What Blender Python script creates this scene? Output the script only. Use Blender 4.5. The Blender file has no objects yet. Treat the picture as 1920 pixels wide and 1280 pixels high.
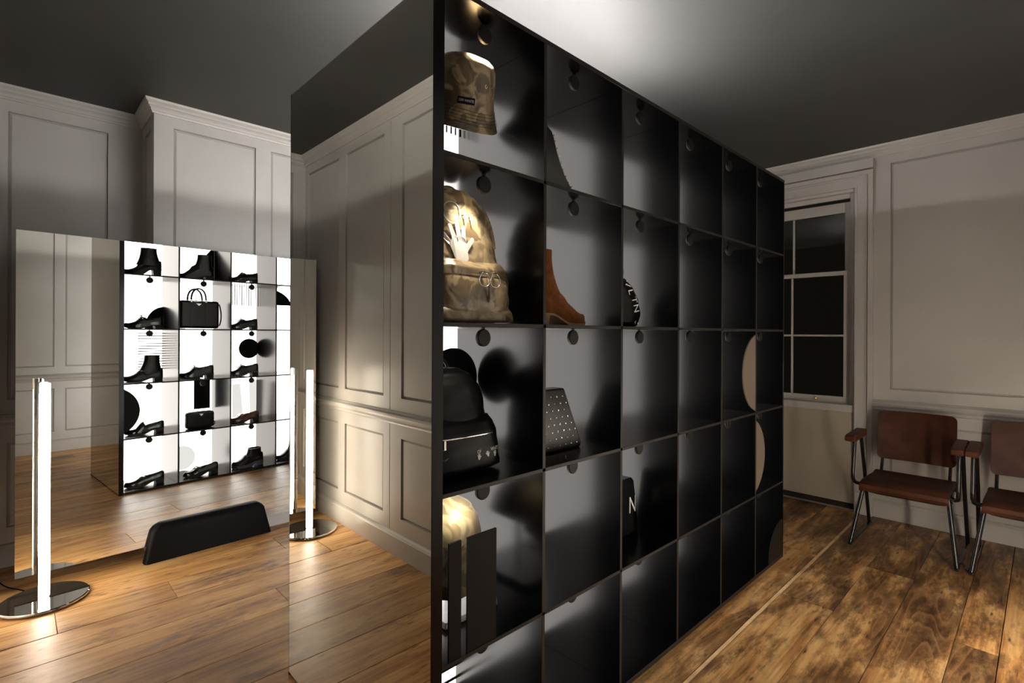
import bpy, bmesh, math, random
from mathutils import Vector, Matrix
from mathutils.bvhtree import BVHTree
random.seed(7)
S = bpy.context.scene
COL = S.collection
PI = math.pi

# ------------------------------------------------------------------ camera
YAW, ROLL, EYE = math.radians(45.8498), math.radians(.2478), 1.3563
cam = bpy.data.cameras.new('camera')
cam.sensor_fit = 'HORIZONTAL'; cam.sensor_width = 36.0
cam.lens = 968.315 / 1920 * 36
cam.shift_x = (960 - 964.95) / 1920
cam.shift_y = (625.08 - 640) / 1920
cam.clip_start = .02
co = bpy.data.objects.new('camera', cam); COL.objects.link(co)
_r = Vector((math.sin(YAW), -math.cos(YAW), 0)); _u = Vector((0, 0, 1)); _f = Vector((math.cos(YAW), math.sin(YAW), 0))
_r2 = _r * math.cos(ROLL) + _u * math.sin(ROLL); _u2 = _u * math.cos(ROLL) - _r * math.sin(ROLL)
co.matrix_world = Matrix(((_r2.x, _u2.x, -_f.x, 0), (_r2.y, _u2.y, -_f.y, 0), (_r2.z, _u2.z, -_f.z, EYE), (0, 0, 0, 1)))
S.camera = co

# ------------------------------------------------------------------ world and exposure
w = bpy.data.worlds.new('night'); S.world = w; w.use_nodes = True
w.node_tree.nodes['Background'].inputs[0].default_value = (.010, .008, .006, 1)
w.node_tree.nodes['Background'].inputs[1].default_value = .35
S.view_settings.view_transform = 'Standard'; S.view_settings.look = 'None'
S.view_settings.gamma = 1; S.view_settings.use_curve_mapping = False
S.view_settings.exposure = 0.98
S.cycles.max_bounces = 14; S.cycles.diffuse_bounces = 5; S.cycles.glossy_bounces = 8
S.cycles.sample_clamp_indirect = 8

L_PANEL = 3.8      # light boxes behind the shelves
L_CORE = 96.0       # open top of the light core
L_TUBE = 16.0      # tube floor lamps
L_SPOT = 2.2       # shelf spotlights (watt)

# ------------------------------------------------------------------ measures (metres)
XE, YR, YL, LEN, H = .7879, 1.1191, 2.0926, 2.5949, 2.30
CP, RP = LEN / 6, H / 5
ZC, XF, XW, YA, YB, YK = 2.7695, 4.6469, -.1188, 4.1874, 3.8047, -.4239
XM, YM, DM = .0085, 3.6731, math.radians(2.8571)
BX0, BX1 = .6130, 2.42      # chimney breast

# ------------------------------------------------------------------ materials
def mat(name):
    m = bpy.data.materials.new(name); m.use_nodes = True
    nt = m.node_tree; b = nt.nodes['Principled BSDF']
    return m, nt, b
def setp(b, col=None, rough=None, metal=None, spec=None, **k):
    if col is not None: b.inputs['Base Color'].default_value = (*col, 1)
    if rough is not None: b.inputs['Roughness'].default_value = rough
    if metal is not None: b.inputs['Metallic'].default_value = metal
    if spec is not None: b.inputs['Specular IOR Level'].default_value = spec
    for n, v in k.items(): b.inputs[n.replace('_', ' ')].default_value = v
def N(nt, t, **k):
    n = nt.nodes.new(t)
    for a, v in k.items():
        if a.startswith('i_'):
            n.inputs[a[2:].replace('_', ' ')].default_value = v
        else: setattr(n, a, v)
    return n
def lk(nt, a, b): nt.links.new(a, b)
def ramp(nt, stops, fac=None, interp='LINEAR'):
    r = nt.nodes.new('ShaderNodeValToRGB'); e = r.color_ramp.elements; r.color_ramp.interpolation = interp
    while len(e) < len(stops): e.new(.5)
    for i, (p, c) in enumerate(stops):
        e[i].position = p; e[i].color = (*c, 1) if len(c) == 3 else c
    if fac is not None: nt.links.new(fac, r.inputs[0])
    return r
def bump(nt, b, h, strength, dist=.002):
    n = nt.nodes.new('ShaderNodeBump'); n.inputs['Strength'].default_value = strength; n.inputs['Distance'].default_value = dist
    nt.links.new(h, n.inputs['Height']); nt.links.new(n.outputs[0], b.inputs['Normal'])
def simple(name, col, rough=.5, metal=0., spec=.5, noise=.08, nscale=30, bmp=0., **k):
    """plain material with slight colour and roughness variation"""
    m, nt, b = mat(name); setp(b, col, rough, metal, spec, **k)
    tc = N(nt, 'ShaderNodeTexCoord'); nz = N(nt, 'ShaderNodeTexNoise', i_Scale=nscale, i_Detail=4.)
    lk(nt, tc.outputs['Object'], nz.inputs['Vector'])
    lo = tuple(c * (1 - noise) for c in col); hi = tuple(min(1, c * (1 + noise)) for c in col)
    r = ramp(nt, [(.3, lo), (.7, hi)], nz.outputs['Fac']); lk(nt, r.outputs[0], b.inputs['Base Color'])
    if bmp: bump(nt, b, nz.outputs['Fac'], bmp)
    return m
def paint(name, col, rough, bs=.005, spec=.55):
    m, nt, b = mat(name); setp(b, col, rough, 0, spec)
    g = N(nt, 'ShaderNodeNewGeometry')
    n1 = N(nt, 'ShaderNodeTexNoise', i_Scale=1.7, i_Detail=3.); lk(nt, g.outputs['Position'], n1.inputs['Vector'])
    r = ramp(nt, [(.3, tuple(c * .93 for c in col)), (.7, tuple(c * 1.06 for c in col))], n1.outputs['Fac'])
    lk(nt, r.outputs[0], b.inputs['Base Color'])
    mp = N(nt, 'ShaderNodeMapping'); mp.inputs['Scale'].default_value = (40, 40, 9); lk(nt, g.outputs['Position'], mp.inputs[0])
    n2 = N(nt, 'ShaderNodeTexNoise', i_Scale=1.5, i_Detail=3.); lk(nt, mp.outputs[0], n2.inputs['Vector'])
    rr = N(nt, 'ShaderNodeMapRange'); rr.inputs[3].default_value = rough - .012; rr.inputs[4].default_value = rough + .012
    lk(nt, n2.outputs['Fac'], rr.inputs[0]); lk(nt, rr.outputs[0], b.inputs['Roughness'])
    bump(nt, b, n2.outputs['Fac'], bs, .001)
    return m
def emit(name, col, st):
    m, nt, b = mat(name); nt.nodes.remove(b)
    e = N(nt, 'ShaderNodeEmission'); e.inputs[0].default_value = (*col, 1); e.inputs[1].default_value = st
    lk(nt, e.outputs[0], nt.nodes['Material Output'].inputs[0]); return m
def mirror_mat(name, col, rough=0.):
    m, nt, b = mat(name); setp(b, col, rough, 1., .5); return m

def floor_mat():
    m, nt, b = mat('old_pine'); setp(b, rough=.42, spec=.42)
    g = N(nt, 'ShaderNodeNewGeometry'); oi = N(nt, 'ShaderNodeObjectInfo')
    cb = N(nt, 'ShaderNodeCombineXYZ')
    mu = N(nt, 'ShaderNodeMath', operation='MULTIPLY'); mu.inputs[1].default_value = 37.; lk(nt, oi.outputs['Random'], mu.inputs[0])
    lk(nt, mu.outputs[0], cb.inputs[0]); lk(nt, mu.outputs[0], cb.inputs[2])
    ad = N(nt, 'ShaderNodeVectorMath', operation='ADD'); lk(nt, g.outputs['Position'], ad.inputs[0]); lk(nt, cb.outputs[0], ad.inputs[1])
    def nz(sx, sy, sc, det=4., rg=.5):
        mp = N(nt, 'ShaderNodeMapping'); mp.inputs['Scale'].default_value = (sx, sy, 1); lk(nt, ad.outputs[0], mp.inputs[0])
        n = N(nt, 'ShaderNodeTexNoise', i_Scale=sc, i_Detail=det, i_Roughness=rg); lk(nt, mp.outputs[0], n.inputs['Vector']); return n
    # cathedral grain: bands of a stretched noise field
    big = nz(.55, 4.2, 1.6, 2., .35)
    ml = N(nt, 'ShaderNodeMath', operation='MULTIPLY'); ml.inputs[1].default_value = 15.; lk(nt, big.outputs['Fac'], ml.inputs[0])
    fr = N(nt, 'ShaderNodeMath', operation='FRACT'); lk(nt, ml.outputs[0], fr.inputs[0])
    rings = ramp(nt, [(0, (0, 0, 0)), (.55, (.25,) * 3), (.86, (1,) * 3), (1, (0, 0, 0))], fr.outputs[0])
    streak = nz(1.3, 26, 2.2, 6., .65)
    blot = nz(1.0, 5.5, 2.0, 5., .6)
    mxs = N(nt, 'ShaderNodeMix', data_type='FLOAT'); mxs.inputs[0].default_value = .55; lk(nt, streak.outputs['Fac'], mxs.inputs[2]); lk(nt, blot.outputs['Fac'], mxs.inputs[3])
    base = ramp(nt, [(.34, (.19, .078, .023)), (.43, (.47, .225, .073)), (.53, (.70, .39, .145)), (.66, (.85, .57, .27))], mxs.outputs[0])
    tone = N(nt, 'ShaderNodeHueSaturation'); lk(nt, base.outputs[0], tone.inputs['Color'])
    mr = N(nt, 'ShaderNodeMapRange'); mr.inputs[3].default_value = .78; mr.inputs[4].default_value = 1.18
    lk(nt, oi.outputs['Random'], mr.inputs[0]); lk(nt, mr.outputs[0], tone.inputs['Value'])
    # rubbed dark varnish left in patches, mostly on the boards towards the window
    st = nz(1.5, 4.4, 1.15, 7., .72)
    sx = N(nt, 'ShaderNodeSeparateXYZ'); lk(nt, g.outputs['Position'], sx.inputs[0])
    wx = N(nt, 'ShaderNodeMapRange'); wx.inputs[1].default_value = .9; wx.inputs[2].default_value = 2.6; wx.inputs[3].default_value = -.045; wx.inputs[4].default_value = .085
    lk(nt, sx.outputs[0], wx.inputs[0])
    sa = N(nt, 'ShaderNodeMath', operation='ADD'); lk(nt, st.outputs['Fac'], sa.inputs[0]); lk(nt, wx.outputs[0], sa.inputs[1])
    stain = ramp(nt, [(.50, (0, 0, 0)), (.60, (.72,) * 3), (.72, (1,) * 3)], sa.outputs[0])
    dark = N(nt, 'ShaderNodeMix', data_type='RGBA'); dark.inputs[6].default_value = (.042, .017, .0065, 1); dark.inputs[7].default_value = (.185, .085, .032, 1)
    lk(nt, rings.outputs[0], dark.inputs[0])
    mx = N(nt, 'ShaderNodeMix', data_type='RGBA'); lk(nt, stain.outputs[0], mx.inputs[0]); lk(nt, tone.outputs[0], mx.inputs[6]); lk(nt, dark.outputs[2], mx.inputs[7])
    # small dark dashes, knots and nail marks
    mp = N(nt, 'ShaderNodeMapping'); mp.inputs['Scale'].default_value = (3.2, 13, 1); lk(nt, ad.outputs[0], mp.inputs[0])
    vo = N(nt, 'ShaderNodeTexVoronoi', i_Scale=1.9); lk(nt, mp.outputs[0], vo.inputs['Vector'])
    kn = ramp(nt, [(.05, (.85,) * 3), (.17, (0, 0, 0))], vo.outputs['Distance'])
    mx2 = N(nt, 'ShaderNodeMix', data_type='RGBA'); mx2.inputs[7].default_value = (.05, .022, .010, 1)
    lk(nt, kn.outputs[0], mx2.inputs[0]); lk(nt, mx.outputs[2], mx2.inputs[6]); lk(nt, mx2.outputs[2], b.inputs['Base Color'])
    rr = N(nt, 'ShaderNodeMapRange'); rr.inputs[3].default_value = .30; rr.inputs[4].default_value = .52
    lk(nt, streak.outputs['Fac'], rr.inputs[0]); lk(nt, rr.outputs[0], b.inputs['Roughness'])
    bump(nt, b, streak.outputs['Fac'], .25, .002)
    return m
def camo_mat(name, cols, scale):
    m, nt, b = mat(name); setp(b, rough=.34, spec=.6, Sheen_Weight=.2)
    tc = N(nt, 'ShaderNodeTexCoord')
    n1 = N(nt, 'ShaderNodeTexNoise', i_Scale=scale, i_Detail=2., i_Distortion=1.2); lk(nt, tc.outputs['Object'], n1.inputs['Vector'])
    mp = N(nt, 'ShaderNodeMapping'); mp.inputs['Location'].default_value = (3, 7, 1); lk(nt, tc.outputs['Object'], mp.inputs[0])
    n2 = N(nt, 'ShaderNodeTexNoise', i_Scale=scale * .8, i_Detail=2., i_Distortion=1.4); lk(nt, mp.outputs[0], n2.inputs['Vector'])
    r1 = ramp(nt, [(.42, cols[0]), (.455, cols[1]), (.53, cols[1]), (.56, cols[2])], n1.outputs['Fac'])
    r2 = ramp(nt, [(.57, (0, 0, 0)), (.61, (.85,) * 3)], n2.outputs['Fac'])
    mx = N(nt, 'ShaderNodeMix', data_type='RGBA'); lk(nt, r2.outputs[0], mx.inputs[0]); lk(nt, r1.outputs[0], mx.inputs[6]); mx.inputs[7].default_value = (*cols[3], 1)
    lk(nt, mx.outputs[2], b.inputs['Base Color'])
    n3 = N(nt, 'ShaderNodeTexNoise', i_Scale=9., i_Detail=3., i_Distortion=.6); lk(nt, tc.outputs['Object'], n3.inputs['Vector'])
    bump(nt, b, n3.outputs['Fac'], .55, .03)
    return m
def laminate():
    """matt black laminate: weak sheen face on, stronger towards grazing"""
    m, nt, b = mat('black_satin_laminate'); nt.nodes.remove(b)
    d = N(nt, 'ShaderNodeBsdfDiffuse'); d.inputs[0].default_value = (.0012, .0012, .0013, 1)
    gl = N(nt, 'ShaderNodeBsdfGlossy'); gl.inputs['Color'].default_value = (1, .955, .925, 1)
    tc = N(nt, 'ShaderNodeTexCoord'); nz = N(nt, 'ShaderNodeTexNoise', i_Scale=7., i_Detail=3.); lk(nt, tc.outputs['Object'], nz.inputs['Vector'])
    rr = N(nt, 'ShaderNodeMapRange'); rr.inputs[3].default_value = .19; rr.inputs[4].default_value = .24; lk(nt, nz.outputs['Fac'], rr.inputs[0]); lk(nt, rr.outputs[0], gl.inputs['Roughness'])
    lw = N(nt, 'ShaderNodeLayerWeight'); lw.inputs['Blend'].default_value = .5
    pw = N(nt, 'ShaderNodeMath', operation='POWER'); pw.inputs[1].default_value = 5.; lk(nt, lw.outputs['Facing'], pw.inputs[0])
    ma = N(nt, 'ShaderNodeMath', operation='MULTIPLY_ADD'); ma.inputs[1].default_value = .62; ma.inputs[2].default_value = .026; lk(nt, pw.outputs[0], ma.inputs[0])
    mx = N(nt, 'ShaderNodeMixShader'); lk(nt, ma.outputs[0], mx.inputs[0]); lk(nt, d.outputs[0], mx.inputs[1]); lk(nt, gl.outputs[0], mx.inputs[2])
    lk(nt, mx.outputs[0], nt.nodes['Material Output'].inputs[0]); return m
def glass_mat():
    m, nt, b = mat('window_glass'); nt.nodes.remove(b)
    t = N(nt, 'ShaderNodeBsdfTransparent'); t.inputs[0].default_value = (.8, .82, .8, 1)
    gl = N(nt, 'ShaderNodeBsdfGlossy'); gl.inputs['Roughness'].default_value = .02
    fr = N(nt, 'ShaderNodeFresnel'); fr.inputs[0].default_value = 1.52
    mx = N(nt, 'ShaderNodeMixShader'); lk(nt, fr.outputs[0], mx.inputs[0]); lk(nt, t.outputs[0], mx.inputs[1]); lk(nt, gl.outputs[0], mx.inputs[2])
    lk(nt, mx.outputs[0], nt.nodes['Material Output'].inputs[0]); return m

M = {}
M['wall'] = paint('grey_satin_paint', (.53, .505, .47), .33)
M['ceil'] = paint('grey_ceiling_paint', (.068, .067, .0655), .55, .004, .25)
M['board'] = paint('beige_board_paint', (.42, .37, .29), .5)
M['floor'] = floor_mat()
M['sub'] = simple('dark_gap', (.018, .012, .008), .9)
M['strip'] = simple('pale_fillet_wood', (.66, .42, .21), .5, noise=.2, nscale=12)
M['black'] = laminate()
M['band'] = simple('brown_black_edge_band', (.020, .016, .0125), .5, spec=.3, noise=.1)
M['edge'] = simple('dark_board_edge', (.010, .0085, .0075), .55, spec=.25, noise=.15)
M['graphic'] = simple('black_vinyl', (.003, .003, .003), .6, spec=.2)
M['pale_graphic'] = emit('backlit_grey_film', (1., .985, .965), .47)
M['bronze'] = simple('bronze_laminate', (.235, .185, .14), .42, metal=.35, noise=.05)
M['mirror'] = mirror_mat('silvered_mirror', (.86, .865, .83))
M['endmirror'] = mirror_mat('tinted_mirror', (.80, .79, .73))
M['chrome'] = mirror_mat('chrome', (.80, .79, .77), .04)
M['panel'] = emit('backlit_acrylic', (1.0, .985, .965), L_PANEL)
M['core'] = emit('core_light', (1.0, .97, .94), L_CORE)
M['tube'] = emit('tube_diffuser', (1.0, .87, .72), L_TUBE)
M['tube2'] = emit('tube_diffuser_full', (1.0, .87, .72), L_TUBE * 2.3)
M['lens'] = emit('spot_lens', (1.0, .85, .66), 6.)
M['rubber'] = simple('black_rubber', (.0028, .0028, .0028), .55, spec=.15, noise=.1)
M['leather'] = simple('black_leather', (.006, .0058, .0055), .36, spec=.3, noise=.2, nscale=60, bmp=.15)
M['gloss'] = simple('glossy_black_leather', (.008, .008, .008), .14, spec=.7, noise=.15, nscale=40, bmp=.06)
M['brownleather'] = simple('brown_leather', (.085, .030, .012), .25, spec=.6, noise=.25, nscale=40, bmp=.1)
M['suede'] = simple('tan_suede', (.145, .046, .010), .9, spec=.12, noise=.3, nscale=45, bmp=.3, Sheen_Weight=.1)
M['sole'] = simple('sole_rubber', (.02, .018, .018), .6)
M['greysole'] = simple('grey_sole_rubber', (.085, .08, .10), .55)
M['tansole'] = simple('tan_leather_sole', (.26, .15, .07), .6)
M['gold'] = simple('gold_metal', (.95, .60, .16), .22, metal=1., noise=.05)
M['steel'] = simple('polished_steel', (.75, .72, .68), .2, metal=1., noise=.05)
M['nylon'] = simple('black_nylon', (.0045, .0045, .0055), .5, spec=.25, noise=.3, nscale=18, bmp=.5)
M['white'] = simple('white_print', (.80, .79, .76), .6)
M['pearl'] = simple('pearl_white', (.85, .82, .76), .2)
M['camo'] = camo_mat('khaki_camouflage', [(.17, .115, .055), (.40, .305, .170), (.28, .205, .108), (.10, .078, .042)], 10.)
M['camo2'] = camo_mat('olive_camouflage', [(.17, .145, .085), (.34, .29, .175), (.24, .19, .105), (.08, .07, .042)], 10.)
M['chairwood'] = simple('dark_red_brown_wood', (.066, .021, .011), .50, spec=.20, noise=.35, nscale=9, bmp=.05)
M['tubeblack'] = simple('black_lacquered_steel', (.010, .009, .009), .22, spec=.6, noise=.1)
M['glass'] = glass_mat()
M['acrylic'] = simple('frosted_grey_acrylic', (.45, .46, .47), .3)
M['thread'] = simple('clear_thread', (.25, .25, .25), .3)

# ------------------------------------------------------------------ geometry helpers
def obj(name, verts, faces, m, parent=None, smooth=0., bevel=0., seg=2, loc=None):
    me = bpy.data.meshes.new(name); me.from_pydata([tuple(v) for v in verts], [], faces); me.update()
    bm = bmesh.new(); bm.from_mesh(me); bmesh.ops.recalc_face_normals(bm, faces=bm.faces); bm.to_mesh(me); bm.free()
    if m is not None: me.materials.append(m)
    if smooth:
        me.polygons.foreach_set('use_smooth', [True] * len(me.polygons)); me.set_sharp_from_angle(angle=math.radians(smooth))
    o = bpy.data.objects.new(name, me); COL.objects.link(o); o.parent = parent
    if loc is not None: o.location = loc
    if bevel:
        b = o.modifiers.new('soft_edge', 'BEVEL'); b.width = bevel; b.segments = seg; b.limit_method = 'ANGLE'; b.angle_limit = .6
        if not smooth:
            me.polygons.foreach_set('use_smooth', [True] * len(me.polygons)); me.set_sharp_from_angle(angle=math.radians(40))
    return o
class B:
    def __init__(s): s.v = []; s.f = []
    def add(s, v, f):
        k = len(s.v); s.v += [Vector(p) for p in v]; s.f += [tuple(i + k for i in q) for q in f]; return s
    def box(s, x0, x1, y0, y1, z0, z1):
        return s.add([(x0, y0, z0), (x1, y0, z0), (x1, y1, z0), (x0, y1, z0), (x0, y0, z1), (x1, y0, z1), (x1, y1, z1), (x0, y1, z1)],
                     [(0, 3, 2, 1), (4, 5, 6, 7), (0, 1, 5, 4), (1, 2, 6, 5), (2, 3, 7, 6), (3, 0, 4, 7)])
    def loft(s, secs, cap=True, closed=True):
        n = len(secs[0]); v = [p for q in secs for p in q]; f = []
        for i in range(len(secs) - 1):
            for j in range(n if closed else n - 1):
                a, b2 = i * n + j, i * n + (j + 1) % n
                f.append((a, b2, b2 + n, a + n))
        if cap: f.append(tuple(range(n))[::-1]); f.append(tuple((len(secs) - 1) * n + j for j in range(n)))
        return s.add(v, f)
    def tube(s, pts, r, n=10, closed=False):
        P = [Vector(p) for p in pts]; secs = []; up = None
        m = len(P)
        for i, p in enumerate(P):
            if closed: t = P[(i + 1) % m] - P[i - 1]
            else: t = P[min(i + 1, m - 1)] - P[max(i - 1, 0)]
            t.normalize()
            if up is None:
                up = Vector((0, 0, 1)) if abs(t.z) < .9 else Vector((1, 0, 0))
            a = t.cross(up).normalized(); b2 = a.cross(t).normalized(); up = b2
            rr = r[i] if isinstance(r, (list, tuple)) else r
            secs.append([p + (a * math.cos(q) + b2 * math.sin(q)) * rr for q in [2 * PI * k / n for k in range(n)]])
        if closed: secs.append(secs[0]); return s.loft(secs, cap=False)
        return s.loft(secs)
    def lathe(s, prof, c=(0, 0), n=32):
        secs = [[(c[0] + r * math.cos(2 * PI * k / n), c[1] + r * math.sin(2 * PI * k / n), z) for k in range(n)] for r, z in prof]
        return s.loft(secs)
    def prism(s, poly, axis, a, b2):
        """poly of 2D points extruded along axis ('x','y','z') from a to b2"""
        mk = {'x': lambda p, t: (t, p[0], p[1]), 'y': lambda p, t: (p[0], t, p[1]), 'z': lambda p, t: (p[0], p[1], t)}[axis]
        return s.loft([[mk(p, a) for p in poly], [mk(p, b2) for p in poly]])
    def xf(s, fn): s.v = [Vector(fn(p)) for p in s.v]; return s
    def make(s, name, m, parent=None, **k): return obj(name, s.v, s.f, m, parent, **k)
def empty(name, loc, rz=0.):
    o = bpy.data.objects.new(name, None); COL.objects.link(o); o.location = loc; o.rotation_euler = (0, 0, rz); o.empty_display_size = .05
    return o
def tag(o, label, cat, group=None):
    o['label'] = label; o['category'] = cat
    if group: o['group'] = group
    return o
def struct(o, label=None):
    o['kind'] = 'structure'
    if label: o['label'] = label
    return o
def copy(o, parent, loc=None):
    c = o.copy(); COL.objects.link(c); c.parent = parent
    if loc is not None: c.location = loc
    return c
def bez(p0, p1, p2, p3, n=10):
    P = [Vector(p) for p in (p0, p1, p2, p3)]
    return [(1 - t) ** 3 * P[0] + 3 * t * (1 - t) ** 2 * P[1] + 3 * t * t * (1 - t) * P[2] + t ** 3 * P[3] for t in [i / n for i in range(n + 1)]]
def arc(c, r, a0, a1, n=16): return [(c[0] + r * math.cos(a0 + (a1 - a0) * i / n), c[1] + r * math.sin(a0 + (a1 - a0) * i / n)) for i in range(n + 1)]
def sell(cx, cy, z, a, b2, p=2.6, n=28):
    out = []
    for k in range(n):
        t = 2 * PI * k / n; c, s_ = math.cos(t), math.sin(t)
        out.append((cx + a * math.copysign(abs(c) ** (2 / p), c), cy + b2 * math.copysign(abs(s_) ** (2 / p), s_), z))
    return out
def smooth01(a, b2, t):
    t = max(0, min(1, (t - a) / (b2 - a))); return t * t * (3 - 2 * t)
def lerp(tab, t):
    for (a, va), (b2, vb) in zip(tab, tab[1:]):
        if t <= b2: return va + (vb - va) * ((t - a) / (b2 - a) if b2 > a else 0)
    return tab[-1][1]
def spl(tab, t):
    """smooth (cosine) interpolation of a table"""
    for (a, va), (b2, vb) in zip(tab, tab[1:]):
        if t <= b2:
            u = max(0, (t - a) / (b2 - a)); u = u * u * (3 - 2 * u) * .6 + u * .4
            return va + (vb - va) * u
    return tab[-1][1]

# ------------------------------------------------------------------ the room
floor_o = B().box(XW - .1, XF + .3, YK - .1, YA + .1, -.08, -.030).make('floor', M['sub'])
struct(floor_o, 'old stripped pine floorboards with dark varnish patches')
rows = [YK, -.29, -.075, .137, .282, .508, .727, .967, .986, 1.215, 1.45, 1.68, 1.91, 2.14, 2.375, 2.62, 2.85, 3.09, 3.325, 3.56, 3.80, 4.03, YA]
for i, (a, b2) in enumerate(zip(rows, rows[1:])):
    cuts = {3: [3.0], 5: [3.596], 8: [3.56], 14: [1.9], 15: [1.004, 3.2], 17: [.147, .608, 2.7], 4: [2.2], 11: [1.6, 3.3], 19: [2.1]}.get(i, [random.uniform(.6, 4.2)])
    if i == 7: cuts = [2.45, 3.25]
    xs = [XW] + cuts + [XF + .12]
    for x0, x1 in zip(xs, xs[1:]):
        g = .0007 + random.random() * .0012; z = random.uniform(-.0012, .0)
        p = B().box(x0 + .0007, x1 - .0007, a + g, b2 - g, -.03, z).make('plank', M['strip' if i == 7 else 'floor'], floor_o, bevel=.0014, seg=1)
        if i == 7: p.name = 'fillet_strip'
ceil = B().box(XW - .1, XF + .3, YK - .1, YA + .1, ZC, ZC + .1).make('ceiling', M['ceil']); struct(ceil, 'grey satin painted ceiling')

UP = (.957, 2.628); LO = (.222, .712)     # heights of the upper and the dado panels
def wall(name, o, ud, nd, ulen, panels, label, openings=(), grooves=(), z0=0., z1=ZC, thick=.10):
    """framed wall: real recesses, a fielded panel standing in each; ud along the wall, nd into the room"""
    o, ud, nd = Vector(o), Vector(ud), Vector(nd); ez = Vector((0, 0, 1))
    P = lambda u, d, z: o + ud * u + nd * d + ez * z
    holes = [(a, b2, *zz, .020) for a, b2, zz in panels] + [(a, b2, c, d, thick) for a, b2, c, d in openings] + [(a, b2, c, d, .012) for a, b2, c, d in grooves]
    us = sorted({0., ulen, *[h[0] for h in holes], *[h[1] for h in holes]}); zs = sorted({z0, z1, *[h[2] for h in holes], *[h[3] for h in holes]})
    bb = B()
    def q(*pts): bb.add(pts, [tuple(range(len(pts)))])
    for ua, ub in zip(us, us[1:]):
        for za, zb in zip(zs, zs[1:]):
            if any(h[0] <= ua + 1e-6 and ub <= h[1] + 1e-6 and h[2] <= za + 1e-6 and zb <= h[3] + 1e-6 for h in holes): continue
            q(P(ua, 0, za), P(ub, 0, za), P(ub, 0, zb), P(ua, 0, zb))
    for a, b2, c, d, dep in holes:
        q(P(a, 0, c), P(b2, 0, c), P(b2, -dep, c), P(a, -dep, c)); q(P(a, 0, d), P(b2, 0, d), P(b2, -dep, d), P(a, -dep, d))
        q(P(a, 0, c), P(a, 0, d), P(a, -dep, d), P(a, -dep, c)); q(P(b2, 0, c), P(b2, 0, d), P(b2, -dep, d), P(b2, -dep, c))
        if dep < thick: q(P(a, -dep, c), P(b2, -dep, c), P(b2, -dep, d), P(a, -dep, d))
    if not openings: q(P(0, -thick, z0), P(ulen, -thick, z0), P(ulen, -thick, z1), P(0, -thick, z1))
    me = bpy.data.meshes.new(name); me.from_pydata([tuple(v) for v in bb.v], [], bb.f)
    bm = bmesh.new(); bm.from_mesh(me); bmesh.ops.remove_doubles(bm, verts=bm.verts, dist=1e-5); bmesh.ops.recalc_face_normals(bm, faces=bm.faces); bm.to_mesh(me); bm.free()
    me.materials.append(M['wall']); wo = bpy.data.objects.new(name, me); COL.objects.link(wo); struct(wo, label)
    for a, b2, (c, d) in panels:
        g, ch = .0030, .013
        secs = [[P(a + g, -.0195, c + g), P(b2 - g, -.0195, c + g), P(b2 - g, -.0195, d - g), P(a + g, -.0195, d - g)],
                [P(a + g, -.0165, c + g), P(b2 - g, -.0165, c + g), P(b2 - g, -.0165, d - g), P(a + g, -.0165, d - g)],
                [P(a + g + ch, -.0065, c + g + ch), P(b2 - g - ch, -.0065, c + g + ch), P(b2 - g - ch, -.0065, d - g - ch), P(a + g + ch, -.0065, d - g - ch)]]
        B().loft(secs).make('panel', M['wall'], wo)
    return wo
def both(a, b2): return [(a, b2, UP), (a, b2, LO)]
# side with the chimney breast
wall('wall_left', (XW, YA, 0), (1, 0, 0), (0, -1, 0), BX0 - XW, both(.094, .551), 'grey panelled alcove wall beside the chimney breast')
wall('wall_left_breast', (BX0, YB, 0), (1, 0, 0), (0, -1, 0), BX1 - BX0, both(.103, .585) + both(.684, 1.166) + both(1.265, 1.70), 'grey panelled chimney breast')
wall('wall_left_return', (BX0, YB, 0), (0, 1, 0), (-1, 0, 0), YA - YB, both(.10, .30), 'short return of the chimney breast')
wall('wall_left_return_far', (BX1, YB, 0), (0, 1, 0), (1, 0, 0), YA - YB, [], 'far return of the chimney breast')
wall('wall_left_far', (BX1, YA, 0), (1, 0, 0), (0, -1, 0), XF + .12 - BX1, both(.15, 1.0) + both(1.15, 2.0), 'grey panelled far alcove wall')
# wall behind the camera seen in the mirrored end
pn = []
for a, b2 in [(-.30, .30), (.42, .95), (1.06, 1.55), (1.66, 2.10), (2.20, 2.735), (2.945, 3.478), (3.580, 4.128)]: pn += both(a - YK, b2 - YK)
wall('wall_near', (XW, YK, 0), (0, 1, 0), (1, 0, 0), YA - YK, pn, 'grey panelled wall reflected in the mirrored end', grooves=[(2.862 - YK, 2.868 - YK, .13, 2.69)])
# wall opposite, seen in the standing mirror
pn = []
for a, b2 in [(-.02, .10), (.19, .745), (.84, 1.40), (1.50, 2.05), (2.15, 2.70), (2.8, 3.35), (3.45, 4.0), (4.1, 4.55)]: pn += both(a - XW, b2 - XW)
wall('wall_right', (XW, YK, 0), (1, 0, 0), (0, 1, 0), XF + .12 - XW, pn, 'grey panelled wall reflected in the standing mirror')
# window wall
WY0, WY1, WZ0, WZ1 = 1.020, 2.30, .0, 2.487
pn = both(-.36 - YK, .806 - YK) + both(2.55 - YK, 3.2 - YK) + both(3.3 - YK, 4.0 - YK)
wall('wall_far', (XF, YK, 0), (0, 1, 0), (-1, 0, 0), YA - YK, pn, 'grey panelled wall with the sash window', openings=[(WY0 - YK, WY1 - YK, WZ0 + .0005, WZ1)], thick=.16)

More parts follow.
